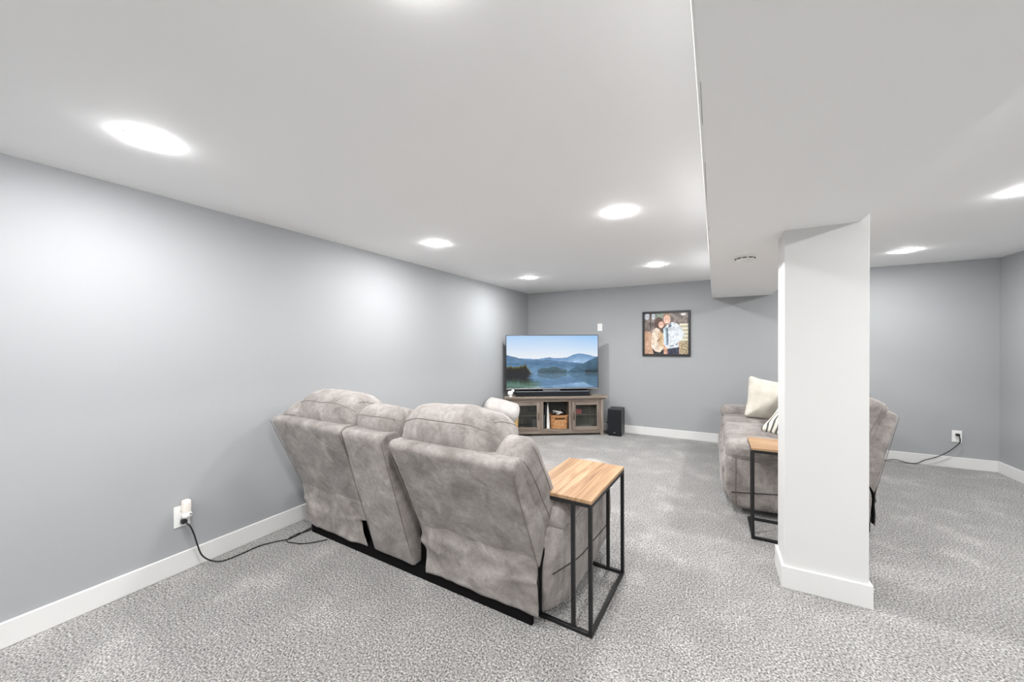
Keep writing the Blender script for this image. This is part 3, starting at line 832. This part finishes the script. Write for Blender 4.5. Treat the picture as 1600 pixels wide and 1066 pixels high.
def television():
    t = thing('television', 'large flat television showing a mountain lake at the corner', 'television', st_world(-0.765, -0.125, 0.607), STA)
    w, h = 1.447, 0.838; z0 = 0.097
    box('screen_body', (-w / 2, 0.0, z0), (w / 2, 0.028, z0 + h), M['black_plastic'], t, 0.004, 2)
    box('rear_housing', (-w * 0.33, 0.028, z0 + 0.05), (w * 0.33, 0.065, z0 + h * 0.55), M['black_plastic'], t, 0.01, 2)
    g = picture_grid('screen', w - 0.018, h - 0.028, 220, 124, lake, M['screen'], t); g.location = (0, -0.0012, z0 + 0.018)
    g['label'] = 'lit screen with blue mountains mirrored in a lake'
    box('chin_strip', (-w / 2 + 0.002, -0.003, z0 - 0.001), (w / 2 - 0.002, 0.004, z0 + 0.012), M['silver'], t, 0.001, 1)
    box('stand_neck', (-0.50, 0.008, 0.008), (0.55, 0.030, z0 + 0.004), M['black_gloss'], t, 0.003, 1)
    box('stand_foot', (-0.56, -0.06, 0.0), (0.60, 0.13, 0.009), M['black_gloss'], t, 0.003, 1)
    box('badge_plate', (-0.15, -0.004, z0 - 0.028), (0.12, 0.006, z0 - 0.012), M['grey_plastic'], t, 0.002, 1)
television()

def soundbar():
    t = thing('soundbar', 'long dark grey soundbar in front of the television', 'soundbar', st_world(-0.781, 0.015, 0.607), STA)
    box('body', (-0.564, -0.005, 0.004), (0.564, 0.075, 0.070), M['dark_cloth'], t, 0.004, 2)
    box('top_cover', (-0.562, -0.002, 0.070), (0.562, 0.073, 0.074), M['bar_top'], t, 0.0015, 1)
    for x in (-0.45, 0.45): box('foot', (x - 0.02, 0.01, 0), (x + 0.02, 0.04, 0.006), M['black_plastic'], t)
soundbar()

def small_camera():
    t = thing('desk_ornament', 'small round white ornament on the left end of the television cabinet', 'ornament', st_world(-1.425, 0.0, 0.607), STA)
    lathe('stand', [(0.030, 0.0), (0.032, 0.006), (0.014, 0.016), (0.012, 0.026)], M['white_plastic'], t, 24)
    soft('body', (0.042, 0.036, 0.036), 0.035, M['white_plastic'], t, (0, 0, 0), (12, 10, 10), (-0.004, 0, 0.052))
    soft('head', (0.024, 0.022, 0.022), 0.021, M['white_plastic'], t, (0, 0, 0), (10, 8, 8), (0.036, 0.0, 0.088))
    tube('cord', smooth_path([(0.03, -0.025, 0.03), (0.055, -0.02, 0.012), (0.07, 0.0, 0.004), (0.075, 0.03, 0.004)], 6), 0.003, M['cable'], t)
small_camera()

def subwoofer():
    t = thing('subwoofer', 'tall black subwoofer box standing beside the television cabinet', 'speaker', (-1.307, 5.645, 0), math.radians(2.0))
    box('cabinet', (-0.103, 0.008, 0.012), (0.103, 0.285, 0.405), M['black_plastic'], t, 0.005, 2)
    box('front_cloth', (-0.100, 0.0, 0.015), (0.100, 0.010, 0.400), M['dark_cloth'], t, 0.003, 1)
    box('badge', (-0.012, -0.0015, 0.050), (0.014, 0.001, 0.058), M['silver'], t)
    for x in (-0.08, 0.08):
        for y in (0.03, 0.26): box('foot', (x - 0.012, y - 0.012, 0), (x + 0.012, y + 0.012, 0.013), M['black_plastic'], t)
subwoofer()
tag(tube('speaker_wire', smooth_path([(-1.415, 5.80, 0.15), (-1.435, 5.74, 0.19), (-1.445, 5.71, 0.12), (-1.425, 5.70, 0.05), (-1.435, 5.74, 0.008), (-1.50, 5.84, 0.006)], 8), 0.005, M['cable'], None, 6),
    'looped black wire between the television cabinet and the subwoofer', 'cable')

# --- things inside the cabinet
def weave_basket(name, label, loc, rotz, hx, hy, z1, mat, power, rows, around, amp, taper, slot=None):
    t = thing(name, label, 'basket', loc, rotz)
    V = []; Fc = []; nk = around * 4; nr = rows * 4
    for j in range(nr + 1):
        h = j / nr; z = h * z1; sc = 1 - taper * (1 - h)
        for k in range(nk):
            a = 2 * PI * k / nk; c, s_ = math.cos(a), math.sin(a)
            x = math.copysign(abs(c) ** (2 / power), c) * hx * sc; y = math.copysign(abs(s_) ** (2 / power), s_) * hy * sc
            d = amp * math.sin(around * a + PI * (j // 4)) * abs(math.sin(PI * j / 4.0)) + amp * 0.5 * abs(math.sin(PI * j / 4.0))
            L = math.hypot(x, y); V.append((x + x / L * d, y + y / L * d, z))
    for j in range(nr):
        for k in range(nk):
            if slot:
                a = 2 * PI * (k + .5) / nk; h = (j + .5) / nr
                if slot[0] < h < slot[1] and abs(a - 1.5 * PI) < slot[2]: continue
            Fc.append((j * nk + k, j * nk + (k + 1) % nk, (j + 1) * nk + (k + 1) % nk, (j + 1) * nk + k))
    Fc.append(tuple(range(nk)))
    o = mesh_obj('weave', V, Fc, mat, t)
    m = o.modifiers.new('thickness', 'SOLIDIFY'); m.thickness = 0.006
    P = [(math.copysign(abs(math.cos(a)) ** (2 / power), math.cos(a)) * hx, math.copysign(abs(math.sin(a)) ** (2 / power), math.sin(a)) * hy, z1) for a in np.linspace(0, 2 * PI, 40)[:-1]]
    tube('rim', P, 0.008, mat, t, 8, True)
    return t

weave_basket('storage_basket', 'brown wicker storage basket in the open middle of the television cabinet', st_world(-0.665, -0.165, 0.0935), STA,
             0.142, 0.12, 0.20, M['wicker'], 5.0, 9, 34, 0.003, 0.10, (0.70, 0.86, 0.30))
rng = random.Random(3)
for i in range(5):
    cx, cy, cz = [(-0.07, 0.0, 0.205), (0.0, -0.04, 0.225), (0.07, 0.01, 0.205), (0.03, 0.04, 0.235), (-0.03, 0.03, 0.222)][i]
    a0 = i * 1.3; pts = []
    for k in range(14):
        a = a0 + k * 0.95; rr = 0.045 + 0.01 * math.sin(k * 2.1 + i)
        pts.append((cx + rr * math.cos(a), cy + rr * 0.7 * math.sin(a), cz + 0.016 * math.sin(k * 1.4 + i) + 0.002 * k))
    w = i in (1, 4)
    o = tube('coiled_cable', smooth_path(pts, 5), 0.0075 if w else 0.0065, M['cable_white' if w else 'cable'], None, 6)
    o.location = st_world(-0.665, -0.165, 0.0935); o.rotation_euler = (0, 0, STA)
    tag(o, ['black cable heaped at the left of the wicker storage basket', 'white cable lying on top in front in the wicker storage basket',
            'black cable heaped at the right of the wicker storage basket', 'black cable highest on the heap in the wicker storage basket',
            'white cable at the back of the heap in the wicker storage basket'][i], 'cable', 'cables in the wicker basket')

def game_console():
    t = thing('game_console', 'upright white and black game console left of the wicker storage basket', 'game console', st_world(-0.868, -0.10, 0.0935), STA)
    box('core', (-0.030, 0.01, 0.0), (0.012, 0.25, 0.375), M['black_gloss'], t, 0.006, 2)
    # white side shell: broad at the foot, drawn to a point at the top
    prof = [(0.008, 0.0), (0.052, 0.0), (0.050, 0.12), (0.036, 0.30), (0.027, 0.395), (0.021, 0.395), (0.014, 0.28), (0.008, 0.12)]
    V = [(x, 0.0, z) for x, z in prof] + [(x, 0.26, z) for x, z in prof]; n = len(prof)
    Fc = [tuple(range(n)), tuple(range(n, 2 * n))] + [(i, (i + 1) % n, n + (i + 1) % n, n + i) for i in range(n)]
    mesh_obj('side_shell', V, Fc, M['white_plastic'], t, smooth=False)
    box('light_strip', (-0.034, 0.004, 0.0), (-0.030, 0.012, 0.21), M['silver'], t)
game_console()
local_box_thing('book', 'dark blue book standing at the left side of the open compartment', 'book', -0.918, -0.10, 0.0935,
                [('cover', (-0.012, 0.0, 0.0), (0.012, 0.20, 0.37), M['blue_card'], 0.002), ('pages', (-0.009, 0.004, 0.002), (0.009, 0.204, 0.366), M['paper'], 0.0)])
local_box_thing('card_box', 'small red box on the shelf behind the right glass door', 'box', -0.372, -0.085, 0.3145,
                [('carton', (-0.055, 0.0, 0.0), (0.055, 0.05, 0.070), M['red'], 0.002), ('flap', (-0.054, -0.001, 0.055), (0.054, 0.004, 0.069), M['red'], 0.001)])
def paper_pile():
    t = thing('paper_stack', 'loose pile of grey papers on the bottom behind the right glass door', 'papers', st_world(-0.27, -0.12, 0.0935), STA)
    for k in range(5):
        o = box('sheet', (-0.11, -0.05, 0.009 * k), (0.10, 0.05, 0.009 * k + 0.007), M['paper'], t, 0.001, 1); o.rotation_euler = (0, 0, 0.16 * math.sin(k * 2.2))
paper_pile()
local_box_thing('device_box', 'flat dark device on the bottom behind the left glass door', 'device', -1.19, -0.10, 0.0935,
                [('case', (-0.12, 0.0, 0.004), (0.10, 0.12, 0.050), M['black_plastic'], 0.004), ('front_panel', (-0.10, -0.002, 0.012), (-0.02, 0.002, 0.034), M['paper'], 0.001)])
local_box_thing('storage_tin', 'dark upright tin on the bottom behind the left glass door', 'tin', -1.05, -0.13, 0.0935,
                [('tin_body', (-0.03, 0.0, 0.0), (0.03, 0.06, 0.15), M['grey_plastic'], 0.006), ('tin_lid', (-0.032, -0.002, 0.15), (0.032, 0.062, 0.165), M['black_plastic'], 0.003)])

# --- straw basket with a cushion, left of the cabinet
weave_basket('straw_basket', 'round straw basket with a grey cushion in it, left of the television cabinet', (-2.635, 4.53, 0), 0.3, 0.235, 0.235, 0.40, M['straw'], 2.0, 14, 30, 0.007, 0.06)
def basket_cushion():
    c = soft('basket_cushion', (0.25, 0.16, 0.10), 0.085, M['pale_grey_cloth'], None, (0.0, 0.02, 0.03), (22, 16, 10), (0, 0, 0), (0.0, 0.0, 0.0), 0.010, 6.0, None,
             [[(u, -0.9, 0.0) for u in np.linspace(-0.95, 0.95, 20)]], 2.0)
    c.location = (-2.612, 4.50, 0.475); c.rotation_euler = (math.radians(12), math.radians(14), math.radians(24))
    tag(c, 'pale grey cushion lying in the round straw basket', 'cushion')
basket_cushion()

# ------------------------------------------------------------------ things on the walls
def framed_photo():
    t = thing('picture_frame', 'black framed photograph of a couple outdoors on the back wall', 'picture', (-0.6125, YB, 1.213))
    w, h, f, d = 0.664, 0.672, 0.030, 0.032
    for n, lo, hi in (('frame_side', (-w / 2, -d, 0), (-w / 2 + f, 0, h)), ('frame_side', (w / 2 - f, -d, 0), (w / 2, 0, h)),
                      ('frame_side', (-w / 2 + f, -d, 0), (w / 2 - f, 0, f)), ('frame_side', (-w / 2 + f, -d, h - f), (w / 2 - f, 0, h))):
        box(n, lo, hi, M['black_plastic'], t, 0.003, 1)
    g = picture_grid('photo_print', w - 2 * f + 0.004, h - 2 * f + 0.004, 150, 150, couple, M['print'], t); g.location = (0, -0.014, f - 0.002)
    g['label'] = 'print of two people, one in a cream cardigan and one in a pale denim jacket'
    box('backing', (-w / 2 + 0.01, -0.012, 0.01), (w / 2 - 0.01, -0.001, h - 0.01), M['lining'], t)
framed_photo()

def wall_plate(name, label, cat, loc, rotz, w=0.078, h=0.128, kind='outlet'):
    """local -y faces the room"""
    t = thing(name, label, cat, loc, rotz)
    box('plate', (-w / 2, -0.007, -h / 2), (w / 2, 0.0, h / 2), M['white_plastic'], t, 0.003, 2)
    if kind == 'outlet':
        for zz in (-0.027, 0.027):
            s = box('socket', (-0.017, -0.0095, zz - 0.019), (0.017, -0.006, zz + 0.019), M['white_plastic'], t, 0.002, 2)
            for dx in (-0.007, 0.007): box('slot', (dx - 0.0015, -0.0099, zz - 0.002), (dx + 0.0015, -0.009, zz + 0.009), M['slot'], s)
    else:
        box('insert', (-0.018, -0.0095, -0.036), (0.018, -0.006, 0.036), M['white_plastic'], t, 0.002, 2)
        for zz in (-0.05, 0.05): lathe('screw', [(0.0035, 0.0), (0.0001, 0.002)], M['silver'], t, 10).matrix_local = Matrix.Translation((0, -0.007, zz)) @ Matrix.Rotation(PI / 2, 4, 'X')
    return t
wall_plate('wall_plate', 'small white cover plate on the back wall above the television', 'wall plate', (-1.607, YB, 1.670), 0.0, 0.078, 0.122, 'blank')
wall_plate('power_outlet', 'white double power outlet on the back wall at the right, cord plugged in', 'outlet', (2.385, YB, 0.353), 0.0, 0.078, 0.130)
wall_plate('power_outlet', 'white double power outlet low on the long left wall, air freshener above', 'outlet', (XL, 1.032, 0.345), math.radians(90), 0.080, 0.130)

def air_freshener():
    t = thing('air_freshener', 'white plug-in air freshener in the upper socket of the left outlet', 'air freshener', (XL + 0.0095, 1.044, 0.375), math.radians(90))
    soft('body', (0.021, 0.020, 0.050), 0.014, M['cream_plastic'], t, (0.002, 0.003, 0), (8, 8, 12), (0.0, -0.020, 0.022))
    soft('collar', (0.026, 0.024, 0.020), 0.018, M['white_plastic'], t, (0, 0.003, 0), (10, 8, 8), (0.0, -0.024, -0.022))
    d = lathe('dial', [(0.006, 0.0), (0.0055, 0.003), (0.0001, 0.0035)], M['grey_plastic'], t, 14); d.matrix_local = Matrix.Translation((0.010, -0.047, -0.016)) @ Matrix.Rotation(PI / 2, 4, 'X')
air_freshener()

def left_cord():
    t = thing('electric_cable', 'thin black cord running from the left outlet across the carpet to the loveseat', 'cable', (XL, 1.05, 0.0))
    def L(x, y, z): return (x - XL, y - 1.05, z)
    box('plug', L(XL + 0.011, 1.018, 0.303), L(XL + 0.045, 1.046, 0.325), M['cable'], t, 0.005, 2)
    path = [L(XL + 0.042, 1.034, 0.312), L(-2.840, 1.050, 0.285), L(-2.835, 1.068, 0.225), L(-2.835, 1.085, 0.150), L(-2.83, 1.105, 0.080), L(-2.815, 1.145, 0.030),
            L(-2.790, 1.200, 0.006), L(-2.776, 1.30, 0.005), L(-2.774, 1.41, 0.005), L(-2.73, 1.50, 0.005), L(-2.685, 1.560, 0.005), L(-2.685, 1.64, 0.006), L(-2.69, 1.71, 0.008), L(-2.672, 1.79, 0.010), L(-2.675, 1.86, 0.010)]
    tube('lead', smooth_path(path, 8), 0.0042, M['cable'], t, 8)
    path2 = [L(-2.668, 1.82, 0.006), L(-2.670, 1.71, 0.006), L(-2.69, 1.62, 0.012), L(-2.685, 1.555, 0.006), L(-2.655, 1.535, 0.005), L(-2.60, 1.548, 0.005), L(-2.545, 1.565, 0.005), L(-2.49, 1.610, 0.005), L(-2.445, 1.665, 0.006), L(-2.432, 1.690, 0.006)]
    tube('loop', smooth_path(path2, 8), 0.0036, M['cable'], t, 8)
left_cord()

def right_cord():
    t = thing('electric_cable', 'thin black cord running from the right outlet along the back baseboard', 'cable', (2.385, YB, 0.0))
    def L(x, y, z): return (x - 2.385, y - YB, z)
    box('plug', L(2.368, YB - 0.040, 0.362), L(2.398, YB - 0.010, 0.386), M['cable'], t, 0.005, 2)
    path = [L(2.385, YB - 0.036, 0.372), L(2.393, YB - 0.044, 0.335), L(2.388, 5.915, 0.29), L(2.345, 5.915, 0.23), L(2.285, 5.915, 0.165), L(2.205, 5.918, 0.105), L(2.12, 5.918, 0.063), L(2.055, 5.92, 0.014),
            L(1.985, 5.92, 0.008), L(1.935, 5.922, 0.018), L(1.87, 5.922, 0.030), L(1.80, 5.922, 0.013), L(1.70, 5.90, 0.006), L(1.50, 5.75, 0.005), L(1.28, 5.45, 0.005), L(1.12, 5.25, 0.006)]
    tube('lead', smooth_path(path, 8), 0.0045, M['cable'], t, 8)
right_cord()

# ------------------------------------------------------------------ throw cushions on the far sofa
def pinched(p, hx, hz, k=0.10):
    """pull the sides in between the corners and thin the rim, like a stuffed square cushion"""
    p = p.copy(); ux, uz = p[:, 0] / hx, p[:, 2] / hz
    rim = np.maximum(np.abs(ux), np.abs(uz))
    p[:, 1] *= np.clip(1.0 - 0.75 * np.clip(rim, 0, 1) ** 2.2, 0.2, 1)
    p[:, 0] *= 1 - k * (1 - np.clip(uz, -1, 1) ** 2) * np.clip(np.abs(ux), 0, 1)
    p[:, 2] *= 1 - k * (1 - np.clip(ux, -1, 1) ** 2) * np.clip(np.abs(uz), 0, 1)
    return p
def cushions():
    c = soft('throw_pillow', (0.25, 0.10, 0.25), 0.05, M['cream_cloth'], None, (0, 0.05, 0), (22, 10, 22), (0, 0, 0), (0, 0, 0), 0.006, 7.0, lambda p: pinched(p, 0.25, 0.25), [], 1.0)
    c.location = (0.585, 5.19, 0.735); c.rotation_euler = (math.radians(-16), math.radians(11), math.radians(12))
    tag(c, 'plain cream throw pillow leaning at the far end of the sofa', 'cushion', 'throw pillows')
    c = soft('throw_pillow', (0.22, 0.085, 0.22), 0.045, M['print_cloth'], None, (0, 0.045, 0), (20, 10, 20), (0, 0, 0), (0, 0, 0), 0.006, 7.0, lambda p: pinched(p, 0.22, 0.22), [], 5.0)
    c.location = (0.70, 4.45, 0.62); c.rotation_euler = (math.radians(-58), math.radians(8), math.radians(-30))
    tag(c, 'cream throw pillow with a dark print, beside the white column', 'cushion', 'throw pillows')
cushions()
